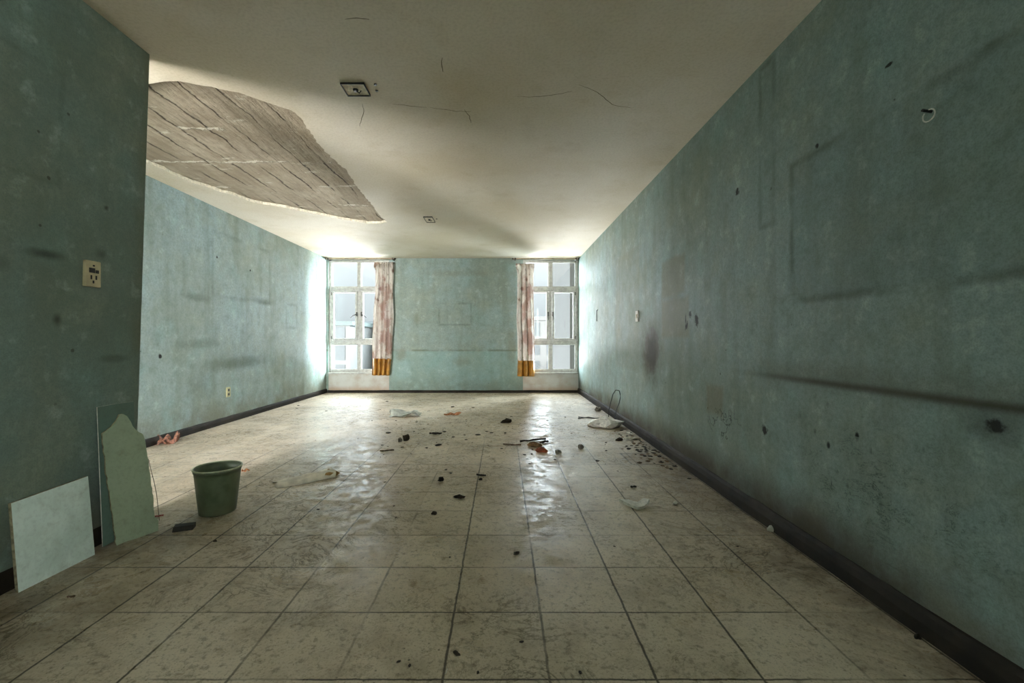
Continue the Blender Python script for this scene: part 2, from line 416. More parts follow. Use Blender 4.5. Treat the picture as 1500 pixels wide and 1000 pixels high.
MAT['wrapper'] = plain('faded reddish wrapper', srgb(124, 84, 66), 0.6, 0.35, 40)
MAT['rust'] = plain('rust red scrap', srgb(142, 72, 44), 0.7, 0.2, 30)
MAT['cardboard'] = plain('card brown', srgb(150, 116, 66), 0.8, 0.15, 25)
MAT['paper'] = plain('dirty paper', srgb(212, 204, 188), 0.75, 0.10, 14)
MAT['film'] = plain('cloudy plastic', srgb(170, 172, 160), 0.3, 0.12, 14)
MAT['wire'] = plain('black wire', srgb(24, 24, 24), 0.5, 0.1, 30)
MAT['wood'] = plain('grey brown stick', srgb(92, 74, 52), 0.85, 0.2, 40)
MAT['red'] = plain('red plastic', srgb(130, 44, 36), 0.5, 0.1, 30)
MAT['crack'] = plain('crack', srgb(78, 68, 48), 0.95, 0.1, 60)
MAT['black_paint'] = plain('blackened wood', srgb(38, 33, 28), 0.6, 0.15, 40, bump=0.2)

def bucket_mat():
    m = M('dusty green plastic')
    n = m.noise(14, 6, .6); n2 = m.noise(5, 5, .6, off=3)
    c = m.mix(m.sm(n, .35, .7), srgb(90, 100, 76), srgb(72, 84, 60))
    c = m.mix(m.mul(m.sm(n2, .5, .72), .5), c, srgb(118, 124, 98))
    c = m.mix(m.mul(m.mul(m.sm(m.Z, .1, 0.0), m.sm(n, .3, .6)), .35), c, srgb(112, 104, 80))
    m.set(Base_Color=c, Roughness=0.42, Specular_IOR_Level=0.4)
    return m.m
MAT['bucket'] = bucket_mat()
MAT['bucket_rim'] = plain('worn green rim', srgb(168, 174, 146), 0.45, 0.1, 30)

def board_mat(name, a, b, st):
    m = M(name)
    n = m.noise(5, 6, .62); n2 = m.noise(60, 3, .6, off=2); n3 = m.noise(14, 6, .65, off=5)
    c = m.mix(m.sm(n, .36, .68), srgb(*a), srgb(*b))
    c = m.mix(m.mul(m.sm(n3, .52, .75), .4), c, srgb(*st))
    c = m.mix(m.mul(m.sm(n2, .45, .7), .12), c, srgb(60, 64, 54))
    m.set(Base_Color=c, Roughness=0.6, Specular_IOR_Level=0.35); m.bump(n3, .15, .003)
    return m.m
MAT['board_white'] = board_mat('pale painted board', (222, 236, 228), (198, 214, 204), (172, 178, 164))
MAT['board_green'] = board_mat('sage green board', (158, 170, 144), (146, 158, 134), (112, 118, 94))
MAT['board_teal'] = board_mat('teal board', (104, 128, 116), (96, 116, 104), (80, 88, 70))
MAT['board_edge'] = plain('broken board edge', srgb(150, 140, 112), 0.9, 0.2, 40, bump=0.3)

def curtain_mat():
    m = M('faded floral curtain')
    n = m.noise(3.0, 5, .62, vec=m.sc(m.P, (1.6, .01, 1)), off=2.4); n2 = m.noise(16, 4, .6, vec=m.sc(m.P, (1.5, .01, .35)), off=4)
    v = m.voro(3.6, vec=m.sc(m.P, (1.5, .01, 1)))
    c = m.mix(m.sm(n2, .4, .7), srgb(204, 197, 188), srgb(176, 165, 154))
    c = m.mix(m.mul(m.sm(n, .48, .62), .75), c, srgb(156, 124, 110))
    c = m.mix(m.mul(m.sm(v, .22, .08), .8), c, srgb(112, 70, 60))
    c = m.mix(m.mul(m.sm(m.noise(11, 4, .6, vec=m.sc(m.P, (2, .01, .7)), off=8), .60, .70), .7), c, srgb(96, 74, 56))
    c = m.mix(m.mul(m.sm(m.Z, 2.25, 2.6), .35), c, srgb(120, 102, 78))
    m.set(Base_Color=c, Roughness=0.85, Specular_IOR_Level=0.15)
    tr = m.t.nodes.new('ShaderNodeBsdfTranslucent'); m.put(tr.inputs[0], c)
    mx = m.t.nodes.new('ShaderNodeMixShader'); mx.inputs[0].default_value = 0.22
    m.t.links.new(m.b.outputs[0], mx.inputs[1]); m.t.links.new(tr.outputs[0], mx.inputs[2]); m.t.links.new(mx.outputs[0], m.out.inputs[0])
    return m.m
MAT['curtain'] = curtain_mat()
MAT['white_cloth'] = plain('pale lining cloth', srgb(206, 200, 188), 0.85, 0.06, 20)
MAT['hem'] = plain('mustard satin', srgb(150, 104, 38), 0.35, 0.15, 12)

def glass_mat():
    m = M('window glass')
    m.t.nodes.remove(m.b)
    tr = m.t.nodes.new('ShaderNodeBsdfTransparent'); tr.inputs[0].default_value = (0.93, 0.95, 0.95, 1)
    gl = m.t.nodes.new('ShaderNodeBsdfGlossy'); gl.inputs['Roughness'].default_value = 0.02
    mx = m.t.nodes.new('ShaderNodeMixShader')
    mx.inputs[0].default_value = 0.05
    m.t.links.new(tr.outputs[0], mx.inputs[1]); m.t.links.new(gl.outputs[0], mx.inputs[2]); m.t.links.new(mx.outputs[0], m.out.inputs[0])
    return m.m
MAT['glass'] = glass_mat()

# ------------------------------------------------------------------ setting
bm = bmesh.new(); box(bm, -3.75, 1.75, YF-.15, 8.75, -0.12, 0.0)
struct(bm_obj('floor', bm, MAT['floor']))

# right wall
W5 = (-2.0, -.9, .9, 2.4)  # unseen opening added behind the camera, fills the boards and partition
bm = bmesh.new(); box(bm, XR, XR+.2, W5[1], 8.79, 0, ZC+.25); box(bm, XR, XR+.2, YF, W5[0], 0, ZC+.25)
box(bm, XR, XR+.2, W5[0], W5[1], 0, W5[2]); box(bm, XR, XR+.2, W5[0], W5[1], W5[3], ZC+.25)
struct(bm_obj('wall_right', bm, MAT['wall_right']))
# left wall, with the opening of the side room's window
W3 = (.15, 1.95, .75, 2.5)
bm = bmesh.new()
box(bm, XL-.2, XL, W3[1], 8.79, 0, ZC+.25); box(bm, XL-.2, XL, YF, W3[0], 0, ZC+.25)
box(bm, XL-.2, XL, W3[0], W3[1], 0, W3[2]); box(bm, XL-.2, XL, W3[0], W3[1], W3[3], ZC+.25)
struct(bm_obj('wall_left', bm, MAT['wall_left']))
# wall behind the camera, with the balcony opening of the side room behind the partition
W4 = (XL+.06, -2.25, 0.06, 2.5); YS = -.4
bm = bmesh.new()
box(bm, -2.26, XR+.2, YF-.2, YF, 0, ZC+.25)
box(bm, XL-.2, W4[0], YS-.2, YS, 0, ZC+.25); box(bm, W4[1], -2.2, YS-.2, YS, 0, ZC+.25)
box(bm, W4[0], W4[1], YS-.2, YS, 0, W4[2]); box(bm, W4[0], W4[1], YS-.2, YS, W4[3], ZC+.25)
struct(bm_obj('wall_front', bm, MAT['wall_plain']))
# partition, a little out of plumb
bm = bmesh.new()
fs = box(bm, -2.08-.12, -2.08, YF, PT, 0, ZC)
for v in bm.verts:
    if v.co.z > 1: v.co.x += 0.095; v.co.y -= 0.012
bmesh.ops.bevel(bm, geom=[e for e in bm.edges if abs(e.verts[0].co.z-e.verts[1].co.z) > 1 and min(v.co.y for v in e.verts) > 2], offset=.008, segments=2, affect='EDGES')
struct(bm_obj('wall_partition', bm, MAT['partition']))
# back wall: pier, parapets, lintels
WL = (-3.43, -2.235, 0.40, 2.622); WR = (0.404, 1.497, 0.40, 2.622)
bm = bmesh.new()
box(bm, WL[1], WR[0], YB, YB+.2, 0, ZC+.25)
box(bm, XL, WL[0], YB, YB+.2, 0, ZC+.25); box(bm, WR[1], XR, YB, YB+.2, 0, ZC+.25)
for w in (WL, WR):
    box(bm, w[0], w[1], YB, YB+.2, w[3], ZC+.25)
    box(bm, w[0], w[1], YB+.004, YB+.2, 0, w[2], 0, 1)
o = struct(bm_obj('wall_back', bm, MAT['wall_back'])); o.data.materials.append(MAT['cream'])

# ceiling with the fallen plaster
HOLE = [(218,123),(230,121),(250,119),(275,121),(300,126),(330,132),(360,139),(385,148),(400,153),(415,158),(432,165),(445,180),(455,195),(463,205),(468,212),(480,225),(495,240),(508,249),(512,257),(520,270),(530,282),(545,300),(556,315),(567,325),(558,327),(540,327),(520,324),(500,321),(470,315),(440,309),(420,304),(400,301),(375,297),(360,293),(340,285),(320,280),(300,273),(280,267),(260,258),(240,248),(218,239)]
hp = [ce(*p) for p in HOLE] + [(-3.28, 3.75), (-3.15, 3.3), (-2.75, 2.95), (-2.5, 2.82)]
hp = jag(hp, 0.035, 0.012)
bm = bmesh.new()
def loop(pts, z): 
    vs = [bm.verts.new((p[0], p[1], z)) for p in pts]
    return vs, [bm.edges.new((vs[i], vs[(i+1) % len(vs)])) for i in range(len(vs))]
out = [(XL, YF), (XR, YF), (XR, YB), (XL, YB)]
v1, e1 = loop(out, ZC); v2, e2 = loop(hp, ZC)
bmesh.ops.triangle_fill(bm, edges=e1+e2, use_beauty=True)
# remove fill inside the hole if any
from mathutils.geometry import intersect_point_tri_2d
def inside(p, poly):
    c = False; n = len(poly)
    for i in range(n):
        a, b = poly[i], poly[(i+1) % n]
        if (a[1] > p[1]) != (b[1] > p[1]) and p[0] < (b[0]-a[0])*(p[1]-a[1])/(b[1]-a[1])+a[0]: c = not c
    return c
bad = [f for f in bm.faces if inside(f.calc_center_median(), hp)]
if bad: bmesh.ops.delete(bm, geom=bad, context='FACES_ONLY')
for f in bm.faces: f.material_index = 0
# broken edge up to the slab
n = len(v2)
up = []
for v in v2:
    q = bm.verts.new((v.co.x + random.uniform(-.008, .008), v.co.y + random.uniform(-.008, .008), ZC+.045)); up.append(q)
for i in range(n):
    f = bm.faces.new((v2[i], v2[(i+1) % n], up[(i+1) % n], up[i])); f.material_index = 1
CEIL = bm_obj('ceiling', bm, MAT['ceiling']); CEIL.data.materials.append(MAT['plaster_edge']); struct(CEIL)
bm = bmesh.new(); box(bm, XL, XR, YF, YB, ZC+.03, ZC+.25)
bm_obj('concrete_slab', bm, MAT['concrete'], CEIL)
# cracks in the ceiling plaster
CR = [[(757,141),(775,142),(800,140),(822,137),(838,133)], [(848,124),(862,129),(875,135),(888,146),(897,153),(912,156),(925,158)],
      [(505,28),(522,26),(541,28)], [(531,152),(533,163),(530,172),(527,185)], [(630,157),(650,160),(668,163),(690,163)],
      [(648,84),(647,95),(649,105)], [(575,152),(600,155),(625,157)], [(680,160),(688,170),(690,180)]]
for cr in CR:
    pts = jag([ce(*p) for p in cr], .03, .004, False)
    bm = bmesh.new(); prev = None
    for i, p in enumerate(pts):
        w = .0017*(.4 + math.sin(math.pi*(i+.3)/(len(pts)+.3)))
        d = (pts[min(i+1, len(pts)-1)] - pts[max(0, i-1)]).normalized(); nn = Vector((-d.y, d.x))*w
        a = bm.verts.new((p.x+nn.x, p.y+nn.y, ZC-.0008)); b = bm.verts.new((p.x-nn.x, p.y-nn.y, ZC-.0008))
        if prev: bm.faces.new((prev[0], a, b, prev[1]))
        prev = (a, b)
    bm_obj('crack', bm, MAT['crack'], CEIL)

# skirtings
def skirting(name, p, q, nrm, h=.085, t=.022, mat='skirting'):
    """along p->q on the floor, standing out along nrm"""
    bm = bmesh.new(); p = Vector(p); q = Vector(q); nrm = Vector(nrm)
    prof = [(0, 0), (t, 0), (t*.95, h*.55), (t*.7, h*.85), (t*.3, h), (0, h)]
    n = max(2, int((q-p).length/.12)); rings = []
    for i in range(n+1):
        c = p.lerp(q, i/n); rings.append([])
        for k, (a, z) in enumerate(prof):
            jx = random.uniform(-.002, .002) if 0 < k < 5 else 0
            rings[-1].append(bm.verts.new((c.x+nrm.x*(a+jx), c.y+nrm.y*(a+jx), z + (random.uniform(-.003, .003) if k > 1 else 0))))
    for a, b in zip(rings, rings[1:]):
        for k in range(len(prof)):
            bm.faces.new((a[k], a[(k+1) % 6], b[(k+1) % 6], b[k]))
    bm.faces.new(rings[0]); bm.faces.new(list(reversed(rings[-1])))
    return struct(bm_obj(name, bm, MAT[mat], smooth=False))
skirting('baseboard_right', (XR, YF, 0), (XR, YB, 0), (-1, 0, 0), .095, .03)
skirting('baseboard_left', (XL, YF, 0), (XL, YB, 0), (1, 0, 0), .08)
skirting('baseboard_back', (XL+.03, YB, 0), (XR-.03, YB, 0), (0, -1, 0), .05, .018)
skirting('baseboard_partition', (-2.08, YF, 0), (-2.08, PT, 0), (1, 0, 0), .085, .02)

# ------------------------------------------------------------------ windows
def window(name, w, yc, handles=True):
    x0, x1, z0, z1 = w
    root = struct(empty(name, (0, 0, 0)))
    k = YB/F
    xm = (x0+x1)/2
    t1 = EYE + (VY-423)*k; t2 = EYE - (501-VY)*k          # transoms
    fw = .05
    bm = bmesh.new(); y0, y1 = yc, yc+.06
    box(bm, x0, x0+fw, y0, y1, z0, z1, .006); box(bm, x1-fw, x1, y0, y1, z0, z1, .006)
    box(bm, x0+fw, x1-fw, y0, y1, z1-fw*.8, z1, .006); box(bm, x0+fw, x1-fw, y0, y1, z0, z0+fw, .006)
    for t in (t1, t2): box(bm, x0+fw, x1-fw, y0-.004, y1, t-.04, t+.04, .008)
    for (a, b) in ((z0+fw, t2-.04), (t2+.04, t1-.04), (t1+.04, z1-fw*.8)): box(bm, xm-.03, xm+.03, y0, y1, a, b, .006)
    bm_obj('frame', bm, MAT['frame'], root)
    # inner sill
    bm = bmesh.new(); box(bm, x0+.002, x1-.002, YB-.03, yc-.001, z0-.035, z0-.002, .006)
    bm_obj('sill', bm, MAT['frame'], root)
    for (a, b) in ((x0+fw, xm-.03), (xm+.03, x1-fw)):
        for (c, d) in ((z0+fw, t2-.04), (t1+.04, z1-fw*.8)):
            bm = bmesh.new(); box(bm, a-.004, b+.004, yc+.028, yc+.033, c-.004, d+.004); bm_obj('pane', bm, MAT['glass'], root)
            bm = bmesh.new(); s = .014                      # glazing bead
            for bx in ((a, a+s, c, d), (b-s, b, c, d), (a+s, b-s, c, c+s), (a+s, b-s, d-s, d)): box(bm, bx[0], bx[1], yc+.012, yc+.026, bx[2], bx[3])
            bm_obj('glazing_bead', bm, MAT['frame'], root)
        c, d = t2+.044, t1-.044; s = .045
        a2, b2 = a+.004, b-.004
        bm = bmesh.new()
        for bx in ((a2, a2+s, c, d), (b2-s, b2, c, d), (a2+s, b2-s, c, c+s*.7), (a2+s, b2-s, d-s*.7, d)): box(bm, bx[0], bx[1], yc-.012, yc+.04, bx[2], bx[3], .005)
        cas = bm_obj('casement', bm, MAT['frame'], root)
        bm = bmesh.new(); box(bm, a2+s-.004, b2-s+.004, yc+.012, yc+.017, c+s*.7-.004, d-s*.7+.004); bm_obj('pane', bm, MAT['glass'], cas)
        left = b < xm
        hx = b2-.012 if left else a2+.012; sg = -1 if left else 1
        zh = EYE + (VY-460)*k
        bm = bmesh.new()
        box(bm, hx-.014, hx+.014, yc-.022, yc-.011, zh-.04, zh+.045, .003)
        if handles:
            tube(bm, [(hx, yc-.02, zh), (hx, yc-.05, zh), (hx+sg*.07, yc-.055, zh-.035), (hx+sg*.115, yc-.05, zh-.07)], [.011, .010, .009, .007], 8)
        else:
            tube(bm, [(hx, yc-.02, zh), (hx, yc-.05, zh), (hx+sg*.005, yc-.055, zh-.05), (hx, yc-.05, zh-.12)], [.011, .010, .009, .007], 8)
        bm_obj('handle', bm, MAT['handle'], cas)
        bm = bmesh.new()
        ox = a2 if left else b2
        for zz in (c+.05, d-.05): tube(bm, [(ox, yc-.018, zz-.03), (ox, yc-.018, zz+.03)], .008, 8)
        bm_obj('hinge', bm, MAT['handle'], cas)
    return root
window('window_1', WL, YB+.03)
window('window_2', WR, YB+.03, False)

# ------------------------------------------------------------------ curtains and rails
YC = 8.47
def cpx(px, py): return ((px-VX)/F*YC, EYE + (VY-py)/F*YC)
def curtain(edges, y_hem, hem_edges, label, folds, ph):
    root = empty('curtain', (cpx(sum(edges[0][1:])/2, 0)[0], YC, 0))
    root.rotation_euler = (0, 0, 0)
    ox = root.location.x
    def sheet(ed, nv, amp0, amp1, dy=0.0, nu=96):
        bm = bmesh.new(); grid = []
        for j in range(nv+1):
            y = ed[0][0] + (ed[-1][0]-ed[0][0])*j/nv
            for a, b in zip(ed, ed[1:]):
                if a[0] <= y <= b[0]: break
            t = (y-a[0])/max(1e-6, b[0]-a[0]); t = t*t*(3-2*t)
            l, r = a[1]+(b[1]-a[1])*t, a[2]+(b[2]-a[2])*t
            tt = (y-edges[0][0])/(hem_edges[-1][0]-edges[0][0])
            row = []
            for i in range(nu+1):
                s = i/nu
                x, z = cpx(l+(r-l)*s, y)
                amp = amp0+(amp1-amp0)*tt
                f = math.sin(2*math.pi*folds*s + ph + .5*math.sin(3*tt+ph)) + .45*math.sin(2*math.pi*folds*2.3*s*(1-.15*tt) + 1.3*ph) * (1.2-tt)
                n = mnoise.noise((x*4, z*1.3, ph))
                x += .006*math.cos(2*math.pi*folds*s+ph) + .006*n
                row.append(bm.verts.new((x-ox, dy + amp*f + .02*n, z)))
            grid.append(row)
        for a, b in zip(grid, grid[1:]):
            for i in range(nu): bm.faces.new((a[i], a[i+1], b[i+1], b[i]))
        return bm
    o = bm_obj('fabric', sheet(edges, 70, .020, .036), MAT['curtain'], root, True)
    md = o.modifiers.new('thick', 'SOLIDIFY'); md.thickness = .004
    h = bm_obj('hem', sheet(hem_edges, 14, .036, .036, -.006), MAT['hem'], root, True)
    md = h.modifiers.new('thick', 'SOLIDIFY'); md.thickness = .005
    # gathered heading tape
    bm = bmesh.new(); y, l, r = edges[0]
    for i in range(9):
        x, z = cpx(l+(r-l)*(i+.5)/9, y+4)
        tube(bm, [(x-ox, -.03, z-.07), (x-ox+.006, -.036, z-.02), (x-ox, -.03, z+.012)], [.004, .012, .006], 7)
    bm_obj('heading', bm, MAT['curtain'], root, True)
    tag(root, label, 'curtain', 'faded floral curtains')
    return root
curtain([(384,547,577),(400,549,576),(425,549,575),(462,546,576.5),(500,545,573.5),(526,545,573)], 526, [(525,545,572),(537,544.5,571),(549.5,544,570)],
        'floral curtain with mustard hem hanging at left window', 4, .4)
RC = curtain([(386,756,783),(402,758,782),(430,758,782),(462,757,782.5),(500,758.5,783),(529,758.5,783)], 528, [(528,759,783),(540,758.5,783.5),(551,758,783.5)],
        'floral curtain with mustard hem and knotted top hanging at right window', 3, 2.1)
bm = bmesh.new()
kx, kz = cpx(760, 392); kx -= RC.location.x
tube(bm, [(kx-.02, -.07, kz+.06), (kx, -.08, kz), (kx+.03, -.07, kz-.05), (kx+.02, -.06, kz-.13)], [.012, .045, .030, .006], 9)
tube(bm, [(kx, -.07, kz), (kx-.05, -.075, kz+.02), (kx-.075, -.07, kz+.025)], [.012, .014, .003], 7)
bm_obj('knot', bm, MAT['white_cloth'], RC, True)
def rail(x0, x1, z, label):
    root = empty('curtain_rail', ((x0+x1)/2, YC, 0)); ox = root.location.x
    bm = bmesh.new(); tube(bm, [(x0-ox, 0, z), (x1-ox, 0, z)], .012, 12); bm_obj('rod', bm, MAT['rail'], root, True)
    for x in (x0+.05, x1-.05):
        bm = bmesh.new(); box(bm, x-ox-.012, x-ox+.012, -.014, YB-YC, z-.018, z+.016, .003); bm_obj('bracket', bm, MAT['handle'], root)
    for x, s in ((x0, -1), (x1, 1)):
        bm = bmesh.new(); tube(bm, [(x-ox-.01*s, 0, z), (x-ox, 0, z), (x-ox+.012*s, 0, z)], [.013, .018, .012], 12); bm_obj('end_cap', bm, MAT['handle'], root)
    return tag(root, label, 'curtain rail', 'curtain rails')
rail(-3.44, -2.09, 2.618, 'thin wooden curtain rail above the left window')
rail(.20, 1.48, 2.618, 'thin wooden curtain rail above the right window')

# ------------------------------------------------------------------ fittings
# outlet / switch on the partition
px_x = -2.08 + .095*1.373/2.652
root = empty('power_outlet', (px_x, 2.147, 1.373)); 
bm = bmesh.new(); box(bm, -.004, .016, -.04, .04, -.064, .064, .005); bm_obj('cover_plate', bm, MAT['plastic'], root)
bm = bmesh.new(); box(bm, .0155, .0185, -.024, .006, .004, .028, .001); box(bm, .0155, .0185, .010, .026, .004, .020, .001); bm_obj('switch_hole', bm, MAT['plastic_dark'], root)
for (y, z, a, b) in ((-.013, -.018, .004, .010), (.013, -.018, .004, .010), (-.002, -.040, .004, .007), (0, .040, .005, .004)):
    bm = bmesh.new(); box(bm, .0155, .018, y-a, y+a, z-b, z+b, .001); bm_obj('socket_slot', bm, MAT['plastic_dark'], root)
tag(root, 'yellowed outlet plate with burnt holes on the dark left partition', 'power outlet')
# outlet on the far left wall
root = empty('power_outlet', (XL, 5.51, .385))
bm = bmesh.new(); box(bm, -.002, .012, -.038, .038, -.062, .062, .004); bm_obj('cover_plate', bm, MAT['outlet'], root)
for z in (-.028, .026):
    bm = bmesh.new(); box(bm, .011, .0145, -.015, .015, z-.015, z+.015, .002); bm_obj('socket', bm, MAT['plastic_dark'], root)
tag(root, 'small ochre outlet plate low on the pale left wall', 'power outlet')
# switch on the right wall
Yw = 962.1/(934-VX)
root = empty('light_switch', (XR, Yw, EYE-(463-VY)/F*Yw), math.pi)
bm = bmesh.new(); box(bm, -.002, .012, -.045, .045, -.06, .06, .004); bm_obj('cover_plate', bm, MAT['white'], root)
bm = bmesh.new(); box(bm, .011, .018, -.010, .010, -.022, .022, .002); bm_obj('rocker', bm, MAT['plastic'], root)
tag(root, 'small white switch plate on right wall above brown stain', 'light switch')
# small dark conduit clip further along
Yw = 962.1/(876-VX)
root = empty('wall_hook', (XR, Yw, EYE-(462-VY)/F*Yw), math.pi)
bm = bmesh.new(); tube(bm, [(0, 0, .09), (.02, 0, .08), (.025, .02, 0), (.02, 0, -.09)], .006, 6); bm_obj('bent_wire', bm, MAT['wire'], root, True)
tag(root, 'thin bent wire on right wall nearest the window', 'hook')
# nail with wire loop
Yw = 962.1/(1364-VX)
root = empty('wall_hook', (XR, Yw, EYE-(164-VY)/F*Yw), math.pi)
bm = bmesh.new(); tube(bm, [(-.01, 0, 0), (.035, .004, .004)], .005, 8); bm_obj('nail', bm, MAT['wire'], root)
bm = bmesh.new()
tube(bm, [(.02, .022*math.sin(a)+.012, -.018+.02*math.cos(a)) for a in [2*math.pi*k/16 for k in range(15)]], .0022, 6)
bm_obj('wire_loop', bm, MAT['white'], root, True)
tag(root, 'nail with a loop of grey wire high on right wall', 'hook')
# ceiling boxes left open
def ceiling_box(px, py, w, d, label, screws):
    X, Y = ce(px, py)
    root = empty('ceiling_junction_box', (X, Y, ZC))
    bm = bmesh.new()
    t = .005
    for b in ((-w, -w+t, -d, d), (w-t, w, -d, d), (-w+t, w-t, -d, -d+t), (-w+t, w-t, d-t, d)): box(bm, b[0], b[1], b[2], b[3], -.012, .0, .001)
    bm_obj('rim', bm, MAT['plastic_dark'], root)
    bm = bmesh.new(); box(bm, -w+t, w-t, -d+t, d-t, -.005, .0); bm_obj('backplate', bm, MAT['plaster_edge'], root)
    bm = bmesh.new(); lathe(bm, [(0, -.018), (.012, -.018), (.016, -.010), (.018, -.004), (0, -.004)], 14)
    tube(bm, [(0, 0, -.012), (.02, .01, -.022), (.035, 0, -.012)], .004, 6); bm_obj('wire_end', bm, MAT['wire'], root)
    for (x, y) in screws:
        bm = bmesh.new(); tube(bm, [(x, y, .0), (x, y, -.006)], .009, 10); bm_obj('screw_hole', bm, MAT['plastic_dark'], root)
    tag(root, label, 'junction box')
ceiling_box(521, 130, .075, .07, 'open junction box on ceiling beside broken plaster', ((.13, .02), (.14, -.05)))
ceiling_box(629, 321, .06, .13, 'small open junction box on ceiling nearer the windows', ((.1, -.02),))

# ------------------------------------------------------------------ boards leaning on the partition
def board(name, corners_low, corners_high, outline, th, mat, edge, label, cat='board'):
    """plane through bottom edge p->q and leaning direction; outline in (along, up) metres"""
    p, q = Vector(corners_low[0]), Vector(corners_low[1])
    u = (q-p).normalized(); up = (Vector(corners_high)-p); w = (up - u*up.dot(u)).normalized()
    nrm = u.cross(w).normalized()
    if nrm.x < 0: nrm = -nrm
    root = empty(name, p)
    pts = [u*a + w*b for a, b in outline]
    bm = bmesh.new(); slab(bm, pts, -nrm*th)
    for f in bm.faces:
        f.normal_update()
        f.material_index = 0 if abs(f.normal.dot(nrm)) > .8 else 1
    o = bm_obj('panel', bm, mat, root); o.data.materials.append(edge)
    tag(root, label, cat)
    return root, u, w, nrm
A = fl(27, 868); B = fl(139, 812)
W = (B-A).length
board('square_board', (A, B), A + Vector((-.03, 0, .37)), [(0, 0), (W, 0), (W-.004, .385), (-.002, .372)], .014, MAT['board_white'], MAT['board_edge'],
      'pale square board leaning against the dark partition')
def wpx(x, y, X):                    # pixel -> point on a plane at given X
    Y = X*F/(x-VX); return Vector((X, Y, EYE-(y-VY)/F*Y))
A2 = fl(171, 799); B2 = fl(232, 777)
tilt = A2 + Vector((-.045, 0, .66))
u_ = (B2-A2).normalized(); w_ = ((tilt-A2) - u_*(tilt-A2).dot(u_)).normalized(); n_ = u_.cross(w_).normalized()
CAM = Vector((0, 0, EYE))
def onboard(px, py):
    d = Vector(((px-VX)/F, 1, -(py-VY)/F)); t = (A2-CAM).dot(n_)/d.dot(n_); P = CAM + d*t - A2
    return (P.dot(u_), P.dot(w_))
OUT = [(171,799),(185,793),(200,790),(217,783),(232,777),(232,762),(227,757),(225,740),(224.7,726),(221,705),(218,687),(216,668),(213.7,652),(211,640),(209,635),(203,632),(198,628.5),(192,618),(186,609),(180,606),(175,607),(170,617),(163,625),(156,630),(150,635),(152,655),(154.5,680),(158.6,713),(163,740),(166,762),(168,780)]
o2 = jag([onboard(*p) for p in OUT], .02, .003)
for p in o2: p.y = max(p.y, 0.0)
r2, *_ = board('broken_board', (A2, B2), tilt, o2, .012, MAT['board_green'], MAT['board_edge'],
      'sage green broken board with pointed top beside the bucket')
# torn strip of backing hanging off its right edge
bm = bmesh.new()
strip = [onboard(*p) for p in ((217,672),(221,690),(225,705),(229,725),(231,745),(233,762))]
tube(bm, [u_*a + w_*max(b, .0) + n_*.004 for a, b in strip], [.001, .0012, .0014, .0014, .0012, .001], 6)
bm_obj('loose_backing_strip', bm, MAT['dark'], r2, True)
# taller teal board standing behind it
A3 = Vector((-1.985, 2.215, 0)); B3 = Vector((-1.995, 2.43, 0))
t3 = wpx(141, 597, -2.045)
A3y = t3.y
h3 = t3.z
u3 = Vector((0, 1, 0))
A3 = Vector((-2.022, A3y+.012, 0))
board('tall_board', (A3, A3+Vector((0, .2, 0))), A3 + Vector((-.023, 0, h3)), [(0, 0), (.205, 0), (.212, h3*1.0), (.1, h3+.004), (-.006, h3+.002)], .005, MAT['board_teal'], MAT['white'],
      'tall thin teal board standing behind the sage green board')

# ------------------------------------------------------------------ bucket
root = empty('bucket', (fl(319, 748.5).x, fl(319, 748.5).y, 0), .3)
H = .272
bm = bmesh.new()
lathe(bm, [(0, .004), (.086, .004), (.094, 0), (.098, .004), (.100, .02), (.112, H*.5), (.122, H*.86), (.1235, H*.93), (.127, H*.93), (.1275, H-.004), (.124, H-.004), (.1195, H*.86), (.109, H*.5), (.097, .02), (.09, .012), (0, .010)], 64)
bm_obj('body', bm, MAT['bucket'], root, True)
bm = bmesh.new()
tube(bm, [(.1285*math.cos(a), .1285*math.sin(a), H) for a in [2*math.pi*k/64 for k in range(65)]], .0052, 8, False)
bm_obj('rim', bm, MAT['bucket_rim'], root, True)
tag(root, 'green plastic bucket standing on the tiles by the partition', 'bucket')

# ------------------------------------------------------------------ debris
def chunk_mesh(seed, sx, sy, sz, flat=0.5):
    r = random.Random(seed); bm = bmesh.new()
    bmesh.ops.create_icosphere(bm, subdivisions=2, radius=1)
    for v in bm.verts:
        n = mnoise.noise(v.co*1.3 + Vector((seed*3.1, seed, 0)))*.5 + mnoise.noise(v.co*3 + Vector((0, seed*1.7, 2)))*.25
        v.co *= 1 + n
        v.co.x *= sx; v.co.y *= sy; v.co.z = max(v.co.z, -flat)*sz
    zmin = min(v.co.z for v in bm.verts)
    for v in bm.verts: v.co.z -= zmin
    return bm
def sheet_mesh(seed, w, d, h, fold=0.0, th=.002, nu=14, nv=10):
    """crumpled, torn sheet lying on the floor"""
    bm = bmesh.new(); g = []
    for j in range(nv+1):
        row = []
        for i in range(nu+1):
            x, y = (i/nu-.5)*w, (j/nv-.5)*d
            ex = 1 + .14*mnoise.noise((x*9/w, y*9/d, seed)); 
            z = h*max(0, mnoise.noise((x*3.2/w+seed, y*3.2/d, seed*.7))+.25) + fold*abs(y/d*2)**2*h
            row.append(bm.verts.new((x*ex, y*ex, z)))
        g.append(row)
    for a, b in zip(g, g[1:]):
        for i in range(nu): bm.faces.new((a[i], a[i+1], b[i+1], b[i]))
    zmin = min(v.co.z for v in bm.verts)
    for v in bm.verts: v.co.z -= zmin - .0005
    bmesh.ops.recalc_face_normals(bm, faces=bm.faces)
    bmesh.ops.solidify(bm, geom=list(bm.faces), thickness=th)
    zmin = min(v.co.z for v in bm.verts)
    for v in bm.verts: v.co.z -= zmin
    return bm
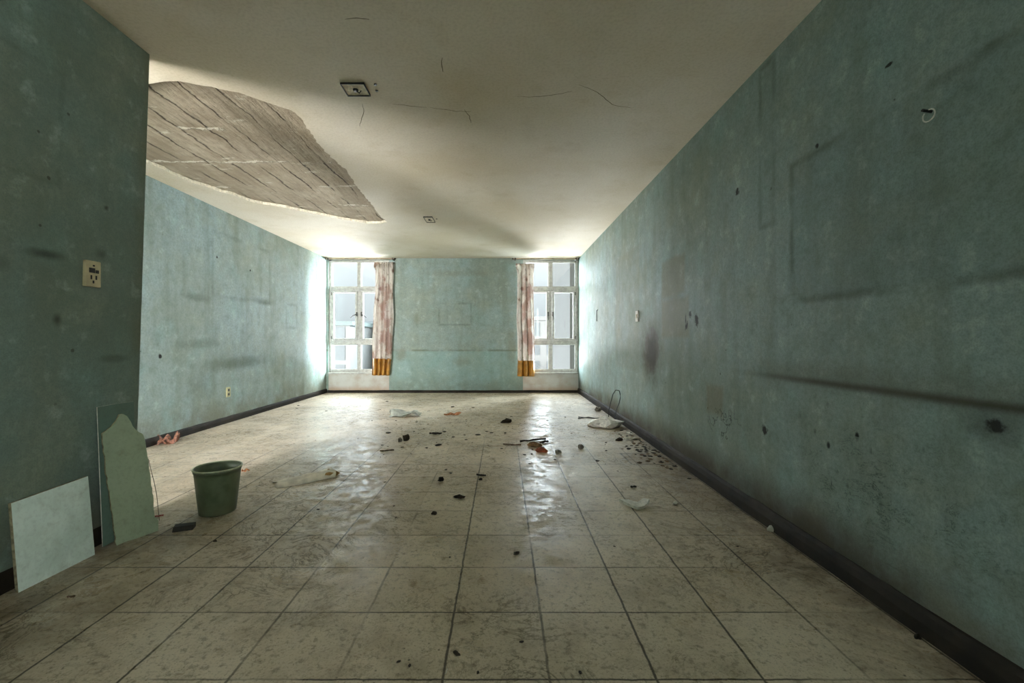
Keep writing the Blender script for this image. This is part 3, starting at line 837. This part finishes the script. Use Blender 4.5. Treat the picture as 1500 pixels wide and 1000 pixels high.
def stick_mesh(seed, L, r, bend=.1, n=7):
    rr = random.Random(seed); pts = []
    for i in range(n):
        t = i/(n-1)-.5
        pts.append((t*L, bend*L*(t*t) + rr.uniform(-.03, .03)*L, r + abs(rr.uniform(0, .6))*r))
    bm = bmesh.new(); tube(bm, pts, [r*(.6+.5*rr.random()) for _ in pts], 6)
    zmin = min(v.co.z for v in bm.verts)
    for v in bm.verts: v.co.z -= zmin
    return bm
TAKEN = []
def scrap(name, kind, px, py, wpx_, mat, label, cat, rz=0.0, h=None, dep=.6, seed=None, group=None, fold=0):
    """a piece lying on the floor at a pixel of its base, wpx_ pixels wide"""
    p = fl(px, py); w = wpx_/F*p.y
    seed = seed if seed is not None else len(TAKEN)+1
    if kind == 'chunk': bm = chunk_mesh(seed, w/2, w/2*dep, (h if h else w*.25))
    elif kind == 'sheet': bm = sheet_mesh(seed, w, w*dep, h if h else w*.15, fold)
    else: bm = stick_mesh(seed, w, h if h else w*.03)
    o = bm_obj(name, bm, MAT[mat], None, kind != 'sheet' and kind == 'stick')
    o.location = (p.x, p.y, 0.0); o.rotation_euler = (0, 0, rz)
    TAKEN.append((p.x, p.y, w*.5+.01))
    return tag(o, label, cat, group)

# torn bag of card by the left reflection
p = fl(447, 703)
root = empty('torn_packet', (p.x, p.y, 0), .62)
TAKEN.append((p.x, p.y, .25))
bm = bmesh.new(); g = []
L_, nu, nv = .40, 26, 16
for j in range(nv+1):
    row = []
    for i in range(nu+1):
        s, t = i/nu, j/nv
        x = (s-.5)*L_*(1+.06*math.sin(9*t)); y = (t-.5)*(.16+.03*math.sin(5*s))
        z = .002 + .055*math.sin(math.pi*t)**.8*(.35+.65*s) + .012*mnoise.noise((x*14, y*22, 3)) * math.sin(math.pi*t)
        row.append(bm.verts.new((x, y, max(z, .0015))))
    g.append(row)
for a, b in zip(g, g[1:]):
    for i in range(nu): bm.faces.new((a[i], a[i+1], b[i+1], b[i]))
bmesh.ops.recalc_face_normals(bm, faces=bm.faces)
bmesh.ops.solidify(bm, geom=list(bm.faces), thickness=.0015)
bm_obj('wrapper', bm, MAT['paper'], root, True)
bm = chunk_mesh(5, .075, .045, .032)
for v in bm.verts: v.co.x += .165; v.co.y -= .005
bm_obj('brown_stuffing', bm, MAT['cardboard'], root)
tag(root, 'torn pale packet with brown end between bucket and reflection', 'packet')

pf = fl(931, 741)
ol = jag([(-.095, .035), (-.03, .05), (.02, .02), (.07, .055), (.098, .03), (.075, -.01), (.04, -.05), (-.005, -.062), (-.05, -.02)], .02, .004)
bm = bmesh.new(); slab(bm, [(p_.x, p_.y, .004 + .25*abs(p_.x)*.6 + .10*max(0, p_.y)) for p_ in ol], (0, 0, .016))
o = bm_obj('plaster_fragment', bm, MAT['white']); o.location = (pf.x, pf.y, 0)
zm = min(v.co.z for v in o.data.vertices)
for v in o.data.vertices: v.co.z -= zm
TAKEN.append((pf.x, pf.y, .12)); tag(o, 'folded off-white plaster fragment alone on tiles near right wall', 'plaster fragment')
b = scrap('dark_block', 'chunk', 270, 775, 30, 'black_paint', 'flat black block lying in front of green bucket', 'block', .35, .03, .45, 4)
bm = bmesh.new(); box(bm, -.048, .048, -.026, .026, 0, .026, .003)
for v in bm.verts: v.co.x += .004*mnoise.noise(v.co*60); v.co.y += .004*mnoise.noise(v.co*50)
bm.to_mesh(b.data); bm.free()
scrap('dark_lump', 'chunk', 595, 645, 10, 'dark', 'black lump like dried clod standing on far floor', 'lump', 0, .045, .8, 6)
scrap('dark_lump', 'chunk', 586, 647, 6, 'grey', 'small grey lump touching the black lump', 'lump', 0, .03, .8, 7)
scrap('plastic_sheet', 'sheet', 594, 609, 44, 'film', 'cloudy plastic sheet crumpled on floor towards left window', 'plastic sheet', .1, .10, .5, 8)
scrap('orange_scrap', 'sheet', 663, 607, 24, 'orange', 'faded orange wrapper lying near the back wall', 'scrap', .1, .04, .5, 9)
scrap('orange_scrap', 'chunk', 794, 662, 16, 'rust', 'bright rust red scrap beside broken twigs', 'scrap', -.2, .035, .5, 10)
scrap('orange_scrap', 'sheet', 243, 649, 30, 'wrapper', 'crumpled reddish wrapper lying at left wall skirting', 'scrap', .4, .12, .6, 11)
scrap('orange_scrap', 'sheet', 360, 690, 10, 'orange', 'small orange leaf just behind the bucket', 'leaf', .2, .02, .5, 12)
scrap('dark_strip', 'stick', 638, 636, 18, 'dark', 'flat dark strip lying on middle of far floor', 'strip', 0, .012)
scrap('twig', 'stick', 567, 661, 20, 'wood', 'pale brown stick lying left of the long floor joint', 'stick', .3, .008)
scrap('dark_strip', 'chunk', 742, 619, 16, 'dark', 'curled dark strip standing alone below right curtain', 'strip', .1, .035, .35)
scrap('twig', 'stick', 781, 646, 42, 'dark', 'longest dark twig lying above rust red scrap', 'twig', .42, .012)
scrap('twig', 'stick', 797, 649, 14, 'dark', 'short dark twig right beside the longest twig', 'twig', .5, .012)
scrap('bark_piece', 'chunk', 783, 654, 22, 'brown', 'brown bark piece between twigs and rust red scrap', 'bark', -.35, .03, .35)
scrap('twig', 'stick', 750, 652, 26, 'wood', 'thin brown twig reaching left of the bark piece', 'twig', -.08, .007)
scrap('grey_chip', 'chunk', 818, 663, 9, 'grey', 'grey chip just right of the rust red scrap', 'chip', 0, .018)
scrap('grey_chip', 'chunk', 851, 657, 9, 'grey', 'lone grey chip on bright strip towards right wall', 'chip', 0, .03)
scrap('dark_chip', 'chunk', 646, 704, 9, 'dark', 'round dark chip beside a crosswise floor joint', 'chip', 0, .02, .7)
scrap('dark_chip', 'chunk', 673, 729, 18, 'dark', 'elongated dark chip in centre of the tiled floor', 'chip', -.2, .014, .4)
scrap('dark_chip', 'chunk', 636, 753, 8, 'dark', 'small dark chip below the elongated chip', 'chip', 0, .012, .7)
scrap('dark_chip', 'chunk', 757, 811, 10, 'dark', 'small dark chip on near tile beside central joint', 'chip', .3, .008, .5)
scrap('dark_strip', 'stick', 705, 697, 14, 'dark', 'dark splinter lying on the central floor joint', 'splinter', -.3, .008)
scrap('dark_chip', 'chunk', 704, 703, 5, 'dark', 'tiny dark chip just below the dark splinter', 'chip', 0, .012)
scrap('dark_chip', 'chunk', 669, 958, 13, 'dark', 'dark crumbly bit on the nearest row of tiles', 'chip', -.6, .006, .45)
scrap('match_stick', 'stick', 654, 984, 9, 'white', 'white match lying across the nearest floor joint', 'match', 1.4, .002)
scrap('white_chip', 'chunk', 1130, 778, 10, 'white', 'white chip with dark underside by the right skirting', 'chip', -.4, .02, .6)
scrap('dark_chip', 'chunk', 1344, 935, 11, 'dark', 'dark chip nearest the camera at right skirting', 'chip', .2, .012, .6)
scrap('white_chip', 'chunk', 989, 738, 7, 'white', 'small white chip right of the folded plaster fragment', 'chip', .2, .012, .6)
scrap('dark_chip', 'stick', 928, 714, 9, 'dark', 'dark splinter above the folded off-white plaster fragment', 'splinter', .2, .008)
scrap('twig', 'stick', 104, 875, 9, 'wood', 'pale splinter on tiles in front of pale square board', 'splinter', .1, .004)
scrap('red_stick', 'stick', 232, 757, 12, 'red', 'red plastic stick at foot of sage green board', 'stick', .5, .006)
scrap('dark_chip', 'chunk', 315, 793, 6, 'dark', 'dark speck sized chip below the green bucket', 'chip', .1, .006, .5)
# heap by the right wall
p = fl(893, 624)
o = bm_obj('plaster_slab', chunk_mesh(21, .21, .17, .085, .25), MAT['white']); o.location = (1.24, 5.27, 0); o.rotation_euler = (0, .0, -.2)
tag(o, 'large white plaster lump lying at right skirting', 'plaster lump'); TAKEN.append((1.24, 5.27, .25))
o = bm_obj('black_cable', bmesh.new(), MAT['wire'])
bm = bmesh.new()
cp = []
for px, py, yy in ((891,606,5.55),(892,600,5.56),(895,588,5.57),(898,577,5.58),(902,571,5.58),(907,572,5.58),(909,580,5.57),(907,590,5.56),(903,600,5.55),(900,606,5.55)):
    cp.append(((px-VX)/F*yy, yy, EYE-(py-VY)/F*yy))
cp[0] = (cp[0][0], cp[0][1], .008); cp[-1] = (cp[-1][0], cp[-1][1], .008)
tube(bm, [(1.0, 5.75, .008), (1.15, 5.85, .008), (1.28, 5.7, .01)] + cp + [(1.40, 5.62, .008), (1.34, 5.72, .02), (1.2, 5.74, .012), (1.02, 5.86, .008)], .0055, 6)
bm.to_mesh(o.data); bm.free()
tag(o, 'looped black cable standing up behind white plaster lump', 'cable')
scrap('grey_chip', 'chunk', 876, 602, 10, 'grey', 'grey lump lying beyond the looped black cable', 'lump', 0, .04)
scrap('white_stick', 'stick', 921, 636, 13, 'white', 'short white stick between plaster lump and skirting', 'stick', -1.2, .012)
scrap('plaster_fragment', 'sheet', 926, 643, 22, 'paper', 'flat pale scrap below the short white stick', 'scrap', .1, .025, .5, 23)
scrap('dark_chip', 'chunk', 907, 645, 11, 'dark', 'dark clod left of the flat pale scrap', 'clod', .1, .02, .5)
# broken tile corner
def shard(px, py, pts, label):
    p = fl(px, py); bm = bmesh.new(); slab(bm, [(x, y, .001) for x, y in pts], (0, 0, .006))
    o = bm_obj('tile_shard', bm, MAT['paper']); o.location = (p.x, p.y, 0); tag(o, label, 'tile shard'); TAKEN.append((p.x, p.y, .2))

# crumbs: individual pieces, every one its own object
lib = {}
def crumb_data(kind, k, mat):
    key = (kind, k, mat)
    if key not in lib:
        me = bpy.data.meshes.new('crumb')
        if kind == 'c': bm = chunk_mesh(40+k, .5, .34, .13)
        elif kind == 's': bm = stick_mesh(60+k, 1.0, .04)
        else: bm = sheet_mesh(80+k, 1.0, .6, .12, 0, .03, 6, 4)
        bmesh.ops.recalc_face_normals(bm, faces=bm.faces)
        bm.to_mesh(me); bm.free(); me.materials.append(MAT[mat]); lib[key] = me
    return lib[key]
rc = random.Random(11)
def crumb(name, kind, x, y, size, mat, label, cat, group):
    for (a, b, r) in TAKEN:
        if (a-x)**2+(b-y)**2 < (r+size*.5)**2: return False
    o = bpy.data.objects.new(name, crumb_data(kind, rc.randint(0, 3), mat))
    COL.objects.link(o); o.location = (x, y, 0); o.scale = (size, size, size); o.rotation_euler = (0, 0, rc.uniform(0, 6.28))
    TAKEN.append((x, y, size*.5)); tag(o, label, cat, group); return True
SPOTS = [(567,588,6),(556,600,10),(628,602,6),(437,594,6),(435,598,5),(505,612,5),(478,602,5),(524,609,4),(566,626,7),(569,634,10),(651,632,8),(664,640,7),(642,652,14),(625,656,7),(648,644,9),(683,644,6),(700,637,10),(713,632,6),(693,597,6),(663,596,9),(580,616,5),(611,616,5),(724,621,6),(749,610,5),(802,616,5),(828,611,5),(720,634,7),(740,634,6),(735,657,6),(743,665,6),(768,666,8),(779,665,7),(772,672,5),(813,673,7),(729,680,7),(776,679,5),(875,675,10),(560,652,5),(589,655,6),(610,618,5),(545,616,4),(653,688,7),(660,693,7),(595,724,5),(577,741,5),(580,758,4),(564,706,5),(659,816,5),(520,866,6),(540,868,5),(584,969,7),(600,975,5),(764,940,9),(700,985,5),(850,985,5),(1050,850,5),(1080,800,6),(980,860,5),(900,800,5),(470,740,6),(466,746,7),(490,690,5),(888,660,6),(905,690,4),(1015,690,5),(985,700,5)]
for (px, py, w) in SPOTS:
    p = fl(px, py); crumb('dark_crumb', rc.choice('ccs'), p.x, p.y, max(.014, .75*w/F*p.y), 'dark', 'dark crumb of debris lying on the dusty tile floor', 'crumb', 'dark crumbs on the floor')
n = 0
while n < 170:
    x, y = rc.gauss(-.15, .75), rc.gauss(5.0, .8)
    if not (-2.2 < x < 1.2 and 3.4 < y < 7.9): continue
    m_ = rc.choice(('dark', 'brown', 'brown', 'grey'))
    if crumb(m_+'_crumb', rc.choice('cccs'), x, y, rc.choice((rc.uniform(.007, .016), rc.uniform(.010, .028))), m_, {'dark': 'dark crumb of debris lying on the dusty tile floor', 'brown': 'small brown crumb scattered on the dusty tile floor', 'grey': 'small grey crumb scattered on the dusty tile floor'}[m_], 'crumb', m_+' crumbs on the floor'): n += 1
n = 0; miss = 0
while n < 70:
    y = rc.gauss(4.25, .32); x = XR - .06 - abs(rc.gauss(0, .07 if rc.random() < .7 else .2))
    m_ = rc.choice(('dark', 'dark', 'brown'))
    if crumb('dirt_clod', 'c', x, y, rc.uniform(.018, .055), m_, {'dark': 'dark clod of dirt lying along the right skirting', 'brown': 'brown clod of dirt lying along the right skirting'}[m_], 'clod', m_+' clods along the right skirting'): n += 1
    else: miss += 1; n += (miss % 40 == 0)

# ------------------------------------------------------------------ outside
def flat_mat(name, col, win=None):
    m = M(name); n = m.noise(.4, 4)
    c = m.mix(m.sm(n, .3, .7), col, tuple(k*.85 for k in col[:3])+(1,))
    m.set(Base_Color=c, Roughness=.9, Specular_IOR_Level=.1); return m.m
g1 = flat_mat('pale street', srgb(54, 57, 57)); b1 = flat_mat('white render', srgb(70, 70, 68)); b2 = flat_mat('pale green roof', srgb(58, 64, 62))
b3 = flat_mat('beige render', srgb(30, 30, 27)); b4 = flat_mat('pale hill', srgb(58, 63, 64)); wn = flat_mat('grey window', srgb(56, 58, 58))
bm = bmesh.new(); box(bm, -80, 80, 34, 140, -2.7, -2.5); struct(bm_obj('street', bm, g1))
def building(x0, x1, y0, y1, z1, mat, roof, cols, rows, label, eave=.3):
    root = empty('building', ((x0+x1)/2, y0, -2.5)); ox, oy, oz = root.location
    bm = bmesh.new(); box(bm, x0-ox, x1-ox, 0, y1-y0, 0, z1-oz); bm_obj('facade', bm, mat, root)
    bm = bmesh.new(); box(bm, x0-ox-eave, x1-ox+eave, -eave, y1-y0+eave, z1-oz, z1-oz+.35); bm_obj('roof', bm, roof, root)
    for i in range(cols):
        for j in range(rows):
            cx = x0-ox+(i+.5)*(x1-x0)/cols; cz = (j+.55)*(z1-oz)/rows
            if z1-oz-cz > 9 or cz > z1-oz: continue
            bm = bmesh.new(); ww = (x1-x0)/cols*.25; box(bm, cx-ww, cx+ww, -.06, .05, cz-.6, cz+.6); bm_obj('window', bm, wn, root)
    tag(root, label, 'building'); return root
building(-19, -12.6, 36, 44, 2.2, b1, b2, 4, 3, 'white house with pale green roof outside the left window')
building(-11.8, -9.0, 42, 50, 3.6, b1, b1, 2, 4, 'taller beige house right of the green roofed house')
building(-40, -8, 60, 70, 3.2, b1, b4, 9, 3, 'long low white block far behind the green roof')
building(2.2, 3.4, 14.2, 20, 9, b3, b1, 1, 5, 'tall beige building close to the right window')
building(2.5, 6.2, 40, 50, 2.8, b1, b1, 3, 3, 'white house with dark windows beyond the right window')
bm = bmesh.new()
N_ = 60
top = []
for i in range(N_+1):
    x = -110+220*i/N_; top.append((x, 120, 4.5 + 5*mnoise.noise((x*.03, 1, 0)) + 1.0*mnoise.noise((x*.2, 3, 0))))
vs = [bm.verts.new(p) for p in top]; vb = [bm.verts.new((p[0], 110, -2.5)) for p in top]; vk = [bm.verts.new((p[0], 135, -2.5)) for p in top]
for i in range(N_):
    bm.faces.new((vb[i], vb[i+1], vs[i+1], vs[i])); bm.faces.new((vs[i], vs[i+1], vk[i+1], vk[i]))
struct(bm_obj('hill', bm, b4))

# ------------------------------------------------------------------ light
w = bpy.data.worlds.new('World'); SC.world = w; w.use_nodes = True
t = w.node_tree; t.nodes.clear()
wo = t.nodes.new('ShaderNodeOutputWorld'); bg = t.nodes.new('ShaderNodeBackground'); tc = t.nodes.new('ShaderNodeTexCoord')
sp = t.nodes.new('ShaderNodeSeparateXYZ'); rp = t.nodes.new('ShaderNodeValToRGB'); mr = t.nodes.new('ShaderNodeMapRange')
t.links.new(tc.outputs['Generated'], sp.inputs[0]); t.links.new(sp.outputs[2], mr.inputs[0])
mr.inputs[1].default_value = -1; mr.inputs[2].default_value = 1
t.links.new(mr.outputs[0], rp.inputs[0]); t.links.new(rp.outputs[0], bg.inputs[0]); t.links.new(bg.outputs[0], wo.inputs[0])
def sky(i, z, c, k):
    e = rp.color_ramp.elements[i] if i < len(rp.color_ramp.elements) else rp.color_ramp.elements.new(0.5)
    e.position = (z+1)/2; e.color = (c[0]*k, c[1]*k, c[2]*k, 1)
SKYC = (.88, .96, 1.0)
for i, (z, k) in enumerate(((-.15, .50), (0.0, .50), (.18, .53), (.34, 1.2))): sky(i, z, SKYC, k)
bg.inputs[1].default_value = 1.0

def sun(name, d, strength, ang, col):
    l = bpy.data.lights.new(name, 'SUN'); l.energy = strength; l.angle = math.radians(ang); l.color = col
    o = bpy.data.objects.new(name, l); COL.objects.link(o)
    o.rotation_euler = Vector(d).to_track_quat('-Z', 'Y').to_euler(); return o
sun('hazy_sun_light', (0.0, -1, -.46), 3.6, 36, (.80, .91, 1.0))
sun('sky_light_from_left', (.80, -.60, -.06), 22, 58, (.80, .91, 1.0))
sun('sky_light_from_right', (-.88, -.47, -.06), 105, 58, (.80, .91, 1.0))
sun('high_sky_light', (.0, -.66, -.80), 14, 60, (.86, .94, 1.0))
sun('ceiling_fill_light', (.0, -1, .34), 25, 52, (.95, .96, 1.0))  # upward sun added in place of street bounce, brightens the ceiling
sun('rear_sky_light', (.22, 1, -.02), 34, 44, (.94, .96, 1.0))
sun('side_sky_light', (.90, .44, .11), 26, 54, (.98, .98, 1.0))
sun('rear_fill_light', (-.80, .62, -.14), 5.4, 50, (.93, 1.0, .98))  # fill added through the unseen opening in the right wall

def portal(loc, rot, sx, sy):
    l = bpy.data.lights.new('window_portal', 'AREA'); l.shape = 'RECTANGLE'; l.size = sx; l.size_y = sy; l.cycles.is_portal = True
    o = bpy.data.objects.new('window_portal', l); COL.objects.link(o); o.location = loc; o.rotation_euler = rot
for wv in (WL, WR): portal(((wv[0]+wv[1])/2, YB+.19, (wv[2]+wv[3])/2), (math.radians(-90), 0, 0), wv[1]-wv[0], wv[3]-wv[2])
portal((XR+.19, (W5[0]+W5[1])/2, (W5[2]+W5[3])/2), (math.radians(90), 0, math.radians(90)), W5[1]-W5[0], W5[3]-W5[2])
portal((XL-.19, (W3[0]+W3[1])/2, (W3[2]+W3[3])/2), (math.radians(90), 0, math.radians(-90)), W3[1]-W3[0], W3[3]-W3[2])
portal(((W4[0]+W4[1])/2, YS-.19, (W4[2]+W4[3])/2), (math.radians(90), 0, 0), W4[1]-W4[0], W4[3]-W4[2])

# ------------------------------------------------------------------ camera and view
cam = bpy.data.cameras.new('camera'); co = bpy.data.objects.new('camera', cam); COL.objects.link(co)
co.location = (0, 0, EYE); co.rotation_euler = (math.radians(90), 0, 0)
cam.sensor_width = 36; cam.lens = F*36/1500; cam.shift_x = 14/1500; cam.shift_y = -3/1500; cam.clip_end = 500; cam.clip_start = .02
SC.camera = co
SC.view_settings.view_transform = 'Standard'; SC.view_settings.look = 'None'; SC.view_settings.gamma = 1.0
SC.view_settings.exposure = 0.6
SC.view_settings.use_curve_mapping = False
SC.cycles.use_denoising = True
SC.cycles.max_bounces = 14; SC.cycles.diffuse_bounces = 10; SC.cycles.transparent_max_bounces = 12
